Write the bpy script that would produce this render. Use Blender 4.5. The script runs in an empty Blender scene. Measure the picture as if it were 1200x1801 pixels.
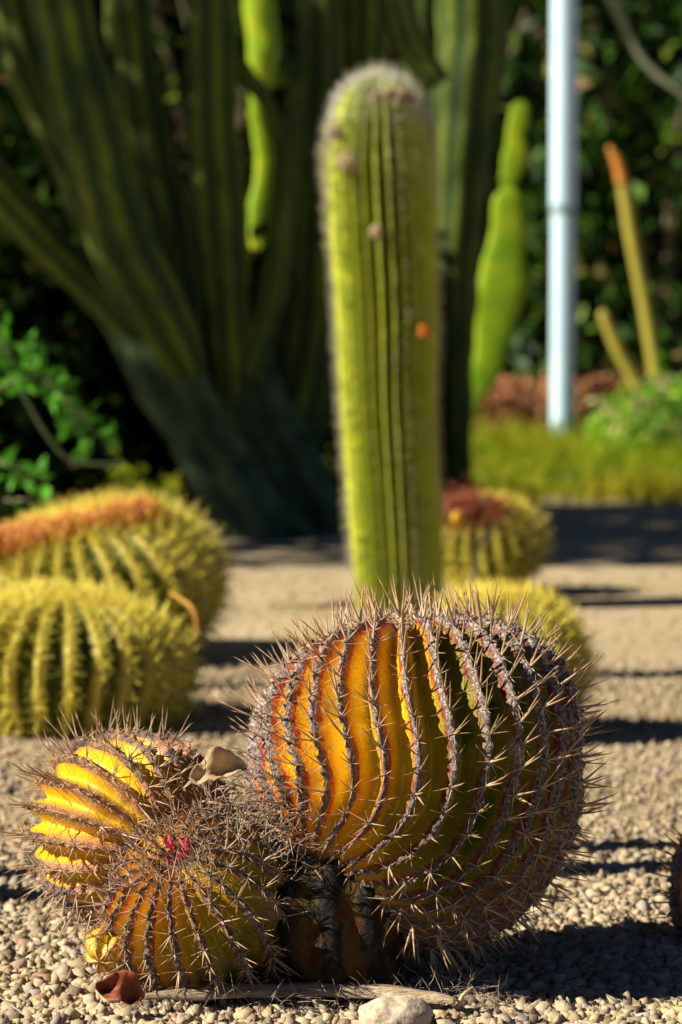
import bpy, math, random
import numpy as np
from mathutils import Vector, Matrix, Quaternion
random.seed(7); rng = np.random.default_rng(7)
scene = bpy.context.scene
col = scene.collection

# ------------------------------------------------------------------ camera
F = 5000.0; H = 0.80; HOR = 565.0
PITCH = math.atan((900.5 - HOR) / F)
cd = bpy.data.cameras.new('camera'); cam = bpy.data.objects.new('camera', cd); col.objects.link(cam)
cam.location = (0, 0, H); cam.rotation_euler = (math.radians(90) - PITCH, 0, 0)
cd.sensor_fit = 'VERTICAL'; cd.sensor_height = 36; cd.sensor_width = 24; cd.lens = F / 1801 * 36
cd.clip_start = 0.05; cd.clip_end = 500
cd.dof.use_dof = True; cd.dof.focus_distance = 3.27; cd.dof.aperture_fstop = 5.0; cd.dof.aperture_blades = 0
scene.camera = cam
# ------------------------------------------------------------------ light
SUN_A, SUN_E = math.radians(77), math.radians(36)     # azimuth from behind the camera towards the left; elevation
S = Vector((-math.sin(SUN_A) * math.cos(SUN_E), -math.cos(SUN_A) * math.cos(SUN_E), math.sin(SUN_E)))
w = bpy.data.worlds.new('World'); scene.world = w; w.use_nodes = True
nt = w.node_tree; bg = nt.nodes['Background']; sk = nt.nodes.new('ShaderNodeTexSky')
sk.sky_type = 'NISHITA'; sk.sun_disc = False; sk.sun_elevation = SUN_E; sk.sun_rotation = math.atan2(S.x, S.y)
sk.air_density = 0.32; sk.dust_density = 0.0; sk.ozone_density = 6.0; sk.altitude = 1500
nt.links.new(sk.outputs[0], bg.inputs[0]); bg.inputs[1].default_value = 0.05
sl = bpy.data.lights.new('sun', 'SUN'); sl.energy = 5.0; sl.angle = math.radians(0.5); sl.color = (1.0, 0.91, 0.75)
sun = bpy.data.objects.new('sun', sl); col.objects.link(sun); sun.rotation_euler = S.to_track_quat('Z', 'Y').to_euler()
vs = scene.view_settings; scene.display_settings.display_device = 'sRGB'
vs.view_transform = 'Standard'; vs.look = 'None'; vs.gamma = 1; vs.use_curve_mapping = False; vs.exposure = 1.0
scene.cycles.use_denoising = True
scene.cycles.max_bounces = 6; scene.cycles.transparent_max_bounces = 4
scene.cycles.sample_clamp_indirect = 4

# ------------------------------------------------------------------ helpers
def P(u, v, Y):
    """point of the picture's ray (u, v) at distance Y"""
    x = (u - 600) / F; z = -(v - 900.5) / F
    c, s = math.cos(PITCH), math.sin(PITCH)
    d = Vector((x, c + z * s, z * c - s))
    return Vector((0, 0, H)) + d * (Y / d.y)
def G(u, v):
    x = (u - 600) / F; z = -(v - 900.5) / F
    c, s = math.cos(PITCH), math.sin(PITCH)
    d = Vector((x, c + z * s, z * c - s))
    return Vector((0, 0, H)) + d * (-H / d.z)
def tag(o, label=None, cat=None, group=None, kind=None):
    if label: o['label'] = label
    if cat: o['category'] = cat
    if group: o['group'] = group
    if kind: o['kind'] = kind
    return o
def empty(name, loc, label, cat, group=None):
    o = bpy.data.objects.new(name, None); col.objects.link(o); o.location = loc; o.empty_display_size = .05
    return tag(o, label, cat, group)
def link(name, me, parent=None, mat=None, world=None):
    o = bpy.data.objects.new(name, me); col.objects.link(o)
    if mat and not me.materials: me.materials.append(mat)
    if parent:
        o.parent = parent; o.matrix_parent_inverse = Matrix.Translation(-parent.location)
    if world is not None: o.matrix_basis = world
    return o
def mesh_np(name, v, f, attrs=None, smooth=False):
    """v (n,3); f (m,k) with constant k, or a list of such arrays"""
    me = bpy.data.meshes.new(name); v = np.asarray(v, np.float32)
    fl = f if isinstance(f, list) else [f]
    fl = [np.asarray(a, np.int32) for a in fl if len(a)]
    me.vertices.add(len(v)); me.vertices.foreach_set('co', v.ravel())
    idx = np.concatenate([a.ravel() for a in fl]); sizes = np.concatenate([np.full(len(a), a.shape[1], np.int32) for a in fl])
    me.loops.add(len(idx)); me.loops.foreach_set('vertex_index', idx)
    me.polygons.add(len(sizes)); me.polygons.foreach_set('loop_start', np.concatenate([[0], np.cumsum(sizes)[:-1]]).astype(np.int32))
    me.polygons.foreach_set('loop_total', sizes)
    me.update(calc_edges=True)
    if smooth: me.polygons.foreach_set('use_smooth', np.ones(len(sizes), bool))
    for k, a in (attrs or {}).items():
        at = me.attributes.new(k, 'FLOAT', 'POINT'); at.data.foreach_set('value', np.asarray(a, np.float32).ravel())
    return me
def _h(i, j, k, s):
    n = (i.astype(np.int64) * 73856093) ^ (j.astype(np.int64) * 19349663) ^ (k.astype(np.int64) * 83492791) ^ (s * 2654435761)
    n = (n ^ (n >> 13)) * 1274126177 & 0x7fffffff
    n = (n ^ (n >> 16)) & 0xffff
    return n / 65535.0
def noise(p, scale, seed=0):
    p = np.asarray(p) * scale + 1000.0; i = np.floor(p).astype(np.int64); f = p - i; f = f * f * (3 - 2 * f); r = 0
    for a in (0, 1):
        for b in (0, 1):
            for c in (0, 1):
                wgt = (f[..., 0] if a else 1 - f[..., 0]) * (f[..., 1] if b else 1 - f[..., 1]) * (f[..., 2] if c else 1 - f[..., 2])
                r = r + wgt * _h(i[..., 0] + a, i[..., 1] + b, i[..., 2] + c, seed)
    return r * 2 - 1
def fbm(p, scale, seed=0, octv=3):
    return sum(noise(p, scale * 2 ** o, seed + o) * 0.5 ** o for o in range(octv))
def sstep(a, b, x):
    t = np.clip((x - a) / (b - a), 0, 1); return t * t * (3 - 2 * t)

# ------------------------------------------------------------------ materials
class Mat:
    def __init__(s, name, rough=.6, spec=.4):
        s.m = bpy.data.materials.new(name); s.m.use_nodes = True; s.t = s.m.node_tree; s.b = s.t.nodes['Principled BSDF']
        s.b.inputs['Roughness'].default_value = rough; s.b.inputs['Specular IOR Level'].default_value = spec
    def n(s, t, **k):
        x = s.t.nodes.new(t)
        for a, b in k.items():
            if a in x.inputs: x.inputs[a].default_value = b
            else: setattr(x, a, b)
        return x
    def l(s, a, b): s.t.links.new(a, b)
    def attr(s, name): return s.n('ShaderNodeAttribute', attribute_name=name).outputs['Fac']
    def coord(s, kind='Object'): return s.n('ShaderNodeTexCoord').outputs[kind]
    def noise(s, scale, detail=4, rough=.6, vec=None):
        x = s.n('ShaderNodeTexNoise'); x.inputs['Scale'].default_value = scale; x.inputs['Detail'].default_value = detail; x.inputs['Roughness'].default_value = rough
        s.l(vec if vec is not None else s.coord(), x.inputs['Vector']); return x.outputs['Fac']
    def ramp(s, fac, stops, interp='LINEAR'):
        r = s.n('ShaderNodeValToRGB'); e = r.color_ramp; e.interpolation = interp
        while len(e.elements) > 1: e.elements.remove(e.elements[-1])
        e.elements[0].position = stops[0][0]; e.elements[0].color = (*stops[0][1], 1)
        for p, c in stops[1:]: q = e.elements.new(p); q.color = (*c, 1)
        s.l(fac, r.inputs[0]); return r.outputs[0]
    def mix(s, fac, a, b, mode='MIX'):
        x = s.n('ShaderNodeMix', data_type='RGBA', blend_type=mode)
        for sock, val in ((x.inputs[0], fac), (x.inputs[6], a), (x.inputs[7], b)):
            if isinstance(val, (int, float)): sock.default_value = val
            elif isinstance(val, tuple): sock.default_value = (*val, 1)
            else: s.l(val, sock)
        return x.outputs[2]
    def math(s, op, a, b=0.0, clamp=False):
        x = s.n('ShaderNodeMath', operation=op, use_clamp=clamp)
        for sock, val in ((x.inputs[0], a), (x.inputs[1], b)):
            if isinstance(val, (int, float)): sock.default_value = val
            else: s.l(val, sock)
        return x.outputs[0]
    def color(s, c): s.l(c, s.b.inputs['Base Color']); return s
    def bump(s, h, strength=.5, dist=.002):
        x = s.n('ShaderNodeBump'); x.inputs['Strength'].default_value = strength; x.inputs['Distance'].default_value = dist
        s.l(h, x.inputs['Height']); s.l(x.outputs[0], s.b.inputs['Normal']); return s
    def trans(s, w, color=None):
        """thin translucent leaf"""
        tr = s.n('ShaderNodeBsdfTranslucent'); mx = s.n('ShaderNodeMixShader'); mx.inputs[0].default_value = w
        out = s.t.nodes['Material Output']
        if color is not None: s.l(color, tr.inputs[0])
        s.l(s.b.outputs[0], mx.inputs[1]); s.l(tr.outputs[0], mx.inputs[2]); s.l(mx.outputs[0], out.inputs['Surface']); return s

def flesh_mat(name, yellow, olive, red=(.30, .018, .006), cork=(.235, .185, .165), green_bias=0.0, tan=None, ck0=.885):
    m = Mat(name, .42, .45)
    h = m.attr('crest'); gr = m.attr('green'); al = m.attr('along')
    n1 = m.noise(38, 3); n2 = m.noise(230, 3); n3 = m.noise(9, 2)
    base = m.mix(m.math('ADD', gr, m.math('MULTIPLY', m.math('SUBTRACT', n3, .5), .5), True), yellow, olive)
    base = m.mix(m.ramp(n1, [(.62, (0, 0, 0)), (.85, (.4, .4, .4))]), base, (.42, .15, .008))
    base = m.mix(m.ramp(m.noise(420, 3, .7), [(.60, (0, 0, 0)), (.72, (.5, .5, .5))]), base, (.30, .20, .02))
    base = m.mix(m.ramp(m.noise(16, 5, .75), [(.40, (.55, .55, .55)), (.56, (0, 0, 0))]), base, (.40, .30, .02))
    hj = m.math('ADD', h, m.math('ADD', m.math('MULTIPLY', m.math('SUBTRACT', n2, .5), .16), m.math('MULTIPLY', m.math('SUBTRACT', n1, .5), .42)))
    orange = m.mix(gr, (.68, .25, .012), (.20, .14, .012))  # orange, and red below, darken with green as painted flank shade
    c = m.mix(m.ramp(hj, [(.56, (0, 0, 0)), (.84, (1, 1, 1))]), base, orange)
    rk = m.math('MULTIPLY', m.ramp(hj, [(.77, (0, 0, 0)), (.84, (1, 1, 1))]), m.ramp(m.noise(26, 4, .7), [(.36, (.15, .15, .15)), (.56, (1, 1, 1))]))
    c = m.mix(rk, c, m.mix(gr, red, tuple(x * .45 for x in red)))
    ck = m.ramp(n2, [(.34, tuple(x * .12 for x in cork)), (.46, tuple(x * .7 for x in cork)), (.58, tuple(x * 1.3 for x in cork)), (.70, tuple(min(x * 2.6, .7) for x in cork))])
    ck = m.mix(m.ramp(al, [(.45, (0, 0, 0)), (.75, (.75, .75, .75))]), ck, (.045, .032, .026))
    n4 = m.noise(60, 4)
    hc = m.math('ADD', h, m.math('MULTIPLY', m.math('SUBTRACT', n4, .5), .22))
    c = m.mix(m.ramp(hc, [(ck0, (0, 0, 0)), (ck0 + .03, (1, 1, 1))]), c, ck)
    if tan: c = m.mix(m.ramp(m.math('ADD', m.noise(13, 4), m.math('MULTIPLY', m.math('ADD', m.math('MULTIPLY', h, .30), m.math('MULTIPLY', m.math('SUBTRACT', .25, al), .35)), 1.0)), [(.64, (0, 0, 0)), (.76, (.75, .75, .75))]), c, tan)
    scar = m.ramp(m.noise(17, 5, .72), [(.60, (0, 0, 0)), (.66, (.8, .8, .8))])
    c = m.mix(scar, c, tuple(x * 1.5 for x in cork))
    m.color(c)
    r = m.ramp(hc, [(.88, (.46, .46, .46)), (.915, (.85, .85, .85))]); m.l(r, m.b.inputs['Roughness'])
    bh = m.math('MULTIPLY', n2, m.math('ADD', m.math('MULTIPLY', h, h), .13)); m.bump(bh, .8, .004)
    m.b.inputs['Subsurface Weight'].default_value = 0.0
    return m.m
M_FLESH = flesh_mat('barrel_flesh', (.84, .56, .004), (.055, .10, .003))
M_FLESH_L = flesh_mat('sunburnt_barrel_flesh', (.78, .47, .004), (.12, .14, .006), red=(.30, .04, .015), cork=(.095, .07, .058), tan=(.46, .22, .10), ck0=.78)

M_FLESH_F = flesh_mat('front_head_flesh', (.80, .46, .004), (.10, .13, .004), red=(.26, .02, .01), cork=(.13, .095, .08), ck0=.86)
def spine_mat(name, stops, rough=.45):
    m = Mat(name, rough, .4); t = m.attr('tip')
    c = m.ramp(t, stops); n = m.noise(150, 2)
    c = m.mix(m.ramp(n, [(.4, (0, 0, 0)), (.65, (.5, .5, .5))]), c, tuple(x * .5 for x in stops[1][1])); m.color(c); return m.m
M_SPINE = spine_mat('barrel_spine', [(0, (.34, .29, .24)), (.2, (.50, .36, .22)), (.6, (.44, .26, .13)), (1, (.20, .08, .03))])
M_GOLD = spine_mat('golden_spine', [(0, (.80, .68, .06)), (.5, (.90, .77, .10)), (1, (.72, .50, .06))])
M_HAIR = spine_mat('pale_spine', [(0, (.55, .50, .22)), (.5, (.62, .56, .34)), (1, (.6, .55, .4))])

def simple(name, c1, c2, scale=30, rough=.7, bump=0, bd=.002, spec=.3):
    m = Mat(name, rough, spec); n = m.noise(scale, 4); m.color(m.ramp(n, [(.3, c1), (.7, c2)]))
    if bump: m.bump(n, bump, bd)
    return m.m

# ------------------------------------------------------------------ generic meshes
def tube(points, radii, sides=8, ribs=0, amp=.25, seg=8, wob=.0, seed=0, percap=True):
    """tube along a smooth curve; returns v, f, crest"""
    pts = [Vector(p) for p in points]; n = len(pts); C = []; R = []
    for i in range(n - 1):
        p0, p1, p2, p3 = pts[max(i - 1, 0)], pts[i], pts[i + 1], pts[min(i + 2, n - 1)]
        for k in range(seg):
            t = k / seg
            C.append(0.5 * ((2 * p1) + (p2 - p0) * t + (2 * p0 - 5 * p1 + 4 * p2 - p3) * t * t + (3 * p1 - p0 - 3 * p2 + p3) * t ** 3))
            tt = t * t * (3 - 2 * t); R.append(radii[i] * (1 - tt) + radii[i + 1] * tt)
    C.append(pts[-1]); R.append(radii[-1])
    if percap:       # rounded far end
        d = (C[-1] - C[-2]).normalized(); r = R[-1]; e = C[-1]
        for a in (.35, .6, .8, .93, .995):
            C.append(e + d * r * a); R.append(r * math.sqrt(max(1 - a * a, .001)))
    m = len(C); ns = max(ribs * 6, sides); th = np.linspace(0, 2 * math.pi, ns, endpoint=False)
    C_ = np.array([tuple(c) for c in C]); T = np.gradient(C_, axis=0); T /= np.linalg.norm(T, axis=1)[:, None] + 1e-9
    ref = np.array([0., 1, 0]) if abs(T[0][1]) < .9 else np.array([1., 0, 0])
    U = np.cross(T, ref); U /= np.linalg.norm(U, axis=1)[:, None]; W = np.cross(T, U)
    crest = (0.5 + 0.5 * np.cos(th * ribs)) if ribs else np.ones(ns)
    rr = np.array(R)[:, None] * (1 - amp + amp * crest[None, :])
    V = C_[:, None, :] + rr[..., None] * (np.cos(th)[None, :, None] * U[:, None, :] + np.sin(th)[None, :, None] * W[:, None, :])
    if wob:
        ctr = C_[:, None, :]; V = ctr + (V - ctr) * (1 + wob * fbm(V, 1 / (np.mean(R) * 1.5), seed, 3))[..., None]
    V = V.reshape(-1, 3); a = np.arange(m - 1)[:, None] * ns; b = np.arange(ns)[None, :]; b2 = (b + 1) % ns
    Fq = np.stack([a + b, a + b2, a + ns + b2, a + ns + b], -1).reshape(-1, 4)
    V = np.vstack([V, C_[0], C_[-1]]); i0, i1 = len(V) - 2, len(V) - 1
    k = np.arange(ns); c0 = np.stack([np.full(ns, i0), (k + 1) % ns, k], -1); l = (m - 1) * ns; c1 = np.stack([np.full(ns, i1), l + k, l + (k + 1) % ns], -1)
    return V, [Fq, np.vstack([c0, c1])], np.concatenate([np.tile(crest, m), [1, 1]])
def join(parts):
    """parts: list of (v, tri/quad list)"""
    V = []; FT = {}; off = 0
    for v, fl in parts:
        for f in (fl if isinstance(fl, list) else [fl]):
            if len(f): FT.setdefault(f.shape[1], []).append(f + off)
        V.append(v); off += len(v)
    return np.vstack(V), [np.vstack(x) for x in FT.values()]
def spines_np(base, dirs, lens, rad, bend=None, sides=3, segs=2):
    """many curved tapered spines in one go"""
    base = np.asarray(base, float); dirs = np.asarray(dirs, float); n = len(base); lens = np.broadcast_to(lens, n); rad = np.broadcast_to(rad, n)
    dirs = dirs / np.linalg.norm(dirs, axis=1)[:, None]
    ref = np.where(np.abs(dirs[:, 2:3]) < .9, np.array([[0., 0, 1]]), np.array([[1., 0, 0]]))
    U = np.cross(dirs, ref); U /= np.linalg.norm(U, axis=1)[:, None]; W = np.cross(dirs, U)
    if bend is None: bend = np.zeros((n, 3))
    V = []; tip = []
    for s in range(segs):
        t = s / segs; c = base + dirs * (lens * t)[:, None] + bend * (lens * t * t)[:, None]; r = rad * (1 - .75 * t)
        for k in range(sides):
            a = 2 * math.pi * k / sides; V.append(c + (U * math.cos(a) + W * math.sin(a)) * r[:, None]); tip.append(np.full(n, t))
    V.append(base + dirs * lens[:, None] + bend * lens[:, None]); tip.append(np.ones(n))
    nv = len(V); V = np.stack(V, 1).reshape(-1, 3); tip = np.stack(tip, 1).reshape(-1)
    q = []; tr = []
    for s in range(segs - 1):
        for k in range(sides): k2 = (k + 1) % sides; q.append((s * sides + k, s * sides + k2, (s + 1) * sides + k2, (s + 1) * sides + k))
    for k in range(sides): tr.append(((segs - 1) * sides + k, (segs - 1) * sides + (k + 1) % sides, nv - 1))
    off = np.arange(n)[:, None, None] * nv; fl = [(np.array(tr)[None] + off).reshape(-1, 3)]
    if q: fl.append((np.array(q)[None] + off).reshape(-1, 4))
    return V, fl, tip
def unit(v): return v / (np.linalg.norm(v, axis=-1, keepdims=True) + 1e-12)
def rand_dirs(n):
    return unit(rng.normal(size=(n, 3)))
def leaves_np(c, size, nrm=None, aspect=2.2):
    """folded pointed leaves: 6 vertices, 4 triangles each"""
    n = len(c); size = np.broadcast_to(size, n)[:, None]
    d = rand_dirs(n); d[:, 2] -= .25; d = unit(d)
    nn = rand_dirs(n) if nrm is None else unit(nrm + .6 * rng.normal(size=(n, 3)))
    s = unit(np.cross(d, nn)); nn = np.cross(s, d)
    wd = size / aspect
    v0 = c; v1 = c + d * size * .45 + s * wd * .5 + nn * wd * .2; v2 = c + d * size - nn * size * .12; v3 = c + d * size * .45 - s * wd * .5 + nn * wd * .2; v4 = c + d * size * .5
    V = np.stack([v0, v1, v2, v3, v4], 1).reshape(-1, 3)
    t = np.array([(0, 1, 4), (1, 2, 4), (0, 4, 3), (4, 2, 3)]); f = (t[None] + np.arange(n)[:, None, None] * 5).reshape(-1, 3)
    return V, f, np.repeat(rng.random(n), 5)

# ------------------------------------------------------------------ ribbed barrels
class Barrel:
    def __init__(s, center, axis, R, flat=1.0, ribs=30, amp=.11, swirl=0., warp=None, radial=None, tmax=.93, pit=.10, phase=0., seed=1, spin=0., bend=None, rexp=.86):
        s.rexp = rexp
        s.bend = bend
        s.c = np.array(center, float); ax = Vector(axis).normalized(); s.ax = np.array(ax); s.R = R; s.flat = flat; s.n = ribs; s.amp = amp
        s.swirl = swirl; s.warp = warp; s.radial = radial; s.tmax = tmax; s.pit = pit; s.phase = phase; s.seed = seed
        u = Vector((1, 0, 0)); u = (u - ax * u.dot(ax)).normalized(); q = Quaternion(ax, spin); u = q @ u
        s.u = np.array(u); s.w = np.cross(s.ax, s.u)
    def surf(s, a, t, h):
        """a: rib angle (0..2pi in rib space), t: 0 apex .. 1 bottom, h: crest height 0..1"""
        a = np.asarray(a, float); t = np.asarray(t, float); lat = t * math.pi
        ang = a + s.swirl * t * t
        if s.warp is not None: ang = ang + s.warp(ang)
        rho = np.sin(lat) ** s.rexp; z = np.cos(lat)
        z = z - s.pit * np.exp(-(t / .10) ** 2)
        amp = s.amp * np.clip(np.sin(lat) * 1.5, .12, 1)
        r = rho * (1 - amp * (1 - h)); zz = z * (1 - amp * (1 - h) * np.abs(z))
        k = s.radial(ang, t) if s.radial is not None else 1.0
        k = k * (1 + .028 * fbm(np.stack([r * np.cos(ang), r * np.sin(ang), zz * np.ones_like(ang)], -1), 2.6, s.seed, 2))
        r = r * k
        if s.bend:
            L = s.R * ((r * np.cos(ang))[..., None] * s.u + (r * np.sin(ang))[..., None] * s.w + (zz * s.flat)[..., None] * s.ax)
            L = L * np.array([1.03, 1, .98]); px = np.arctan2(L[..., 2], L[..., 0]); wx = sstep(-.6, .5, L[..., 0] / s.R)
            L = L * (1 + .085 * wx * (1 - np.cos(4 * px)) / 2 * (1 - (L[..., 1] / (s.R * 1.2)) ** 2).clip(0, 1))[..., None]
            th = s.bend[0] * sstep(s.bend[1], 1.0, t) * np.ones_like(ang); cs, sn = np.cos(th), np.sin(th)
            return s.c + np.stack([L[..., 0] * cs + L[..., 2] * sn, L[..., 1], -L[..., 0] * sn + L[..., 2] * cs], -1)
        return s.c + s.R * ((r * np.cos(ang))[..., None] * s.u + (r * np.sin(ang))[..., None] * s.w + (zz * s.flat)[..., None] * s.ax)
    def body(s, per=14, nt=210, cork=.0035, green=None):
        na = s.n * per; a = np.arange(na) / na * 2 * math.pi; t = np.linspace(0.004, s.tmax, nt)
        A, T = np.meshgrid(a, t); ph = (A / (2 * math.pi) * s.n) % 1.0; ph = np.minimum(ph, 1 - ph)      # 0 at crest, .5 at valley
        q = np.stack([np.cos(A) * 2, np.sin(A) * 2, T * 6], -1)
        ph2 = np.clip(ph + .035 * noise(q, 4, s.seed), 0, .5)
        h = (0.5 + 0.5 * np.cos(2 * math.pi * ph2)); h = h ** .85
        hg = .55 * h + .45 * (1 - 2 * ph2) ** 1.6; V = s.surf(A, T, hg)
        nrm = unit(V - s.c)
        # areole chain: knobbly swelling of the crest, plus corky lumps
        k = (T * 22) % 1.0; bumpy = np.exp(-((np.minimum(k, 1 - k)) / .22) ** 2)
        cr = sstep(.84, .97, h)
        V = V + nrm * (cr * (cork * (.3 + .9 * bumpy + 1.5 * fbm(V, 190, s.seed, 3))))[..., None]
        V = V + nrm * (.004 * (1 - h) * noise(V, 22, s.seed + 5))[..., None]
        m = nt; idx = np.arange(m - 1)[:, None] * na; b = np.arange(na)[None, :]; b2 = (b + 1) % na
        f = np.stack([idx + b, idx + na + b, idx + na + b2, idx + b2], -1).reshape(-1, 4)
        Vf = np.vstack([V.reshape(-1, 3), V[0].mean(0), V[-1].mean(0)])
        k = np.arange(na); c0 = np.stack([np.full(na, len(Vf) - 2), k, (k + 1) % na], -1); l = (m - 1) * na
        c1 = np.stack([np.full(na, len(Vf) - 1), l + (k + 1) % na, l + k], -1)
        g = green(V, T) if green else np.zeros_like(h)
        ex = lambda x: np.concatenate([x.ravel(), [x.ravel()[0], x.ravel()[-1]]])
        return Vf, [f, np.vstack([c0, c1])], dict(crest=ex(h), along=ex(T), green=ex(g))
    def areoles(s, step=.032, t0=.03, t1=.9, jit=.2):
        out = []
        tt = np.linspace(0, 1, 400)
        for k in range(s.n):
            a = 2 * math.pi * k / s.n; pl = s.surf(np.full(400, a), tt, np.ones(400)); d = np.concatenate([[0], np.cumsum(np.linalg.norm(np.diff(pl, axis=0), axis=1))])
            x = np.interp(t0, tt, d) + random.random() * step; xe = np.interp(t1, tt, d)
            while x < xe:
                t = float(np.interp(x, d, tt)); e = .004
                p = s.surf(a, t, 1.0); pt = s.surf(a, t + e, 1.0) - s.surf(a, t - e, 1.0); pa = s.surf(a + .02, t, 1.0) - s.surf(a - .02, t, 1.0)
                nn = np.cross(pt, pa); nn = nn / np.linalg.norm(nn)
                if nn @ (p - s.c) < 0: nn = -nn
                out.append((p, nn, pt / np.linalg.norm(pt), t)); x += step * (1 + jit * (random.random() - .5)) * (.55 + .45 * min(1, t / .22))
        return out
CAMP = np.array([0, 0, H])
def cluster_meshes(name, count, mat, nrad, lrad, ncen, lcen, r, spread=(1.15, 1.5), cspread=.35, hook=.12):
    """a handful of spine tufts standing on +Z, the rib running along X"""
    out = []
    for i in range(count):
        B = []; D = []; L = []; R = []; Bd = []
        for k in range(nrad):
            a = 2 * math.pi * (k + random.uniform(-.3, .3)) / nrad; e = random.uniform(*spread)
            d = (math.sin(e) * math.cos(a), math.sin(e) * math.sin(a), math.cos(e)); B.append((0, 0, 0)); D.append(d); L.append(lrad * random.uniform(.6, 1.2)); R.append(r * .55)
            Bd.append((0, 0, random.uniform(-.05, .15)))
        for k in range(ncen):
            a = random.uniform(0, 6.28); e = random.uniform(0, cspread)
            d = (math.sin(e) * math.cos(a) + (-.1), math.sin(e) * math.sin(a), math.cos(e)); B.append((0, 0, 0)); D.append(d); L.append(lcen * random.uniform(.75, 1.2)); R.append(r * random.uniform(.8, 1.15))
            Bd.append((-hook * random.random(), random.uniform(-.06, .06), 0))
        v, f, tip = spines_np(B, D, L, R, np.array(Bd), 4 if ncen < 3 else 3, 3)
        me = mesh_np(name, v, f, dict(tip=tip), smooth=True); me.materials.append(mat); out.append(me)
    return out
def cluster_matrix(p, n, tan, sc, tilt=.12):
    z = Vector(n) + Vector((random.uniform(-tilt, tilt), random.uniform(-tilt, tilt), random.uniform(-tilt, tilt))); z.normalize()
    x = Vector(tan); x = (x - z * x.dot(z)).normalized(); y = z.cross(x)
    m = Matrix((x, y, z)).transposed().to_4x4()
    return Matrix.Translation(Vector(p)) @ m @ Matrix.Scale(sc, 4)
def dress(root, areoles, meshes, part='spine_cluster', limit=300, scale=lambda t, p: 1.0, rest='hidden_spines', mat=None, tilt=.12, up=0.0):
    """spine tufts: the LIMIT that face the camera most are parts, the others one joined part"""
    L = []
    for p, n, tan, t in areoles:
        v = CAMP - p; v = v / np.linalg.norm(v); L.append((float(n @ v), p, n, tan, t))
    L.sort(key=lambda q: -(q[0] + (1.2 if q[0] > -.15 else 0) * 0 - 0)); 
    # silhouette tufts show as large as those seen head-on: keep everything with n.v > -.25, thin evenly when there are more
    vis = [q for q in L if q[0] > -.3]; hid = [q for q in L if q[0] <= -.3]
    if len(vis) > limit:
        hid += vis[limit:]; vis = vis[:limit]
    for q in vis:
        n = q[2] + np.array([0, 0, up]); n = n / np.linalg.norm(n)
        link(part, random.choice(meshes), root, None, cluster_matrix(q[1], n, q[3], scale(q[4], q[1]) * random.uniform(.85, 1.15), tilt))
    if hid:
        data = []
        for me in meshes:
            v = np.empty(len(me.vertices) * 3, np.float32); me.vertices.foreach_get('co', v); v = v.reshape(-1, 3)
            fs = {}
            for pl in me.polygons: fs.setdefault(len(pl.vertices), []).append(list(pl.vertices))
            tp = np.empty(len(me.vertices), np.float32); me.attributes['tip'].data.foreach_get('value', tp)
            data.append((v, [np.array(x) for x in fs.values()], tp))
        parts = []; tips = []
        for q in hid:
            v, f, tp = random.choice(data); n = q[2] + np.array([0, 0, up]); n = n / np.linalg.norm(n)
            M = np.array(cluster_matrix(q[1], n, q[3], scale(q[4], q[1]) * random.uniform(.85, 1.15), tilt))
            parts.append((v @ M[:3, :3].T + M[:3, 3], f)); tips.append(tp)
        v, f = join(parts); o = link(rest, mesh_np(rest, v, f, dict(tip=np.concatenate(tips)), True), root, meshes[0].materials[0]); o['kind'] = 'stuff'
def add(name, vf, parent, mat, smooth=True, kind=None, label=None, attrs=None):
    o = link(name, mesh_np(name, vf[0], vf[1], attrs, smooth), parent, mat)
    if kind: o['kind'] = kind
    if label: o['label'] = label
    return o

# ================================================================== SETTING
mg = Mat('dry_earth', .95, .1); n = mg.noise(55, 5, .7, mg.coord()); n2 = mg.noise(1.2, 3, .5, mg.coord()); n3 = mg.noise(170, 3, .6, mg.coord())
c = mg.ramp(n, [(.3, (.32, .24, .14)), (.5, (.46, .365, .22)), (.7, (.56, .46, .30))]); c = mg.mix(mg.ramp(n2, [(.35, (0, 0, 0)), (.7, (.5, .5, .5))]), c, (.30, .22, .12)); mg.color(c); mg.bump(mg.math('ADD', n, n3), .7, .004)
xs = np.linspace(-60, 60, 121); ys = np.linspace(-30, 150, 181); X, Y = np.meshgrid(xs, ys)
V = np.stack([X, Y, np.zeros_like(X)], -1).reshape(-1, 3); i = np.arange(180)[:, None] * 121; j = np.arange(120)[None, :]
ground = link('ground', mesh_np('ground', V, np.stack([i + j, i + j + 1, i + 122 + j, i + 121 + j], -1).reshape(-1, 4)), None, mg.m); tag(ground, kind='structure')

# gravel --------------------------------------------------------------
ICO = None
def ico():
    p = (1 + 5 ** .5) / 2
    v = unit(np.array([(-1, p, 0), (1, p, 0), (-1, -p, 0), (1, -p, 0), (0, -1, p), (0, 1, p), (0, -1, -p), (0, 1, -p), (p, 0, -1), (p, 0, 1), (-p, 0, -1), (-p, 0, 1)], float))
    f = np.array([(0, 11, 5), (0, 5, 1), (0, 1, 7), (0, 7, 10), (0, 10, 11), (1, 5, 9), (5, 11, 4), (11, 10, 2), (10, 7, 6), (7, 1, 8), (3, 9, 4), (3, 4, 2), (3, 2, 6), (3, 6, 8), (3, 8, 9), (4, 9, 5), (2, 4, 11), (6, 2, 10), (8, 6, 7), (9, 8, 1)])
    return v, f
def octa():
    return np.array([(1, 0, 0), (-1, 0, 0), (0, 1, 0), (0, -1, 0), (0, 0, 1), (0, 0, -1)], float), np.array([(0, 2, 4), (2, 1, 4), (1, 3, 4), (3, 0, 4), (2, 0, 5), (1, 2, 5), (3, 1, 5), (0, 3, 5)])
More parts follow.
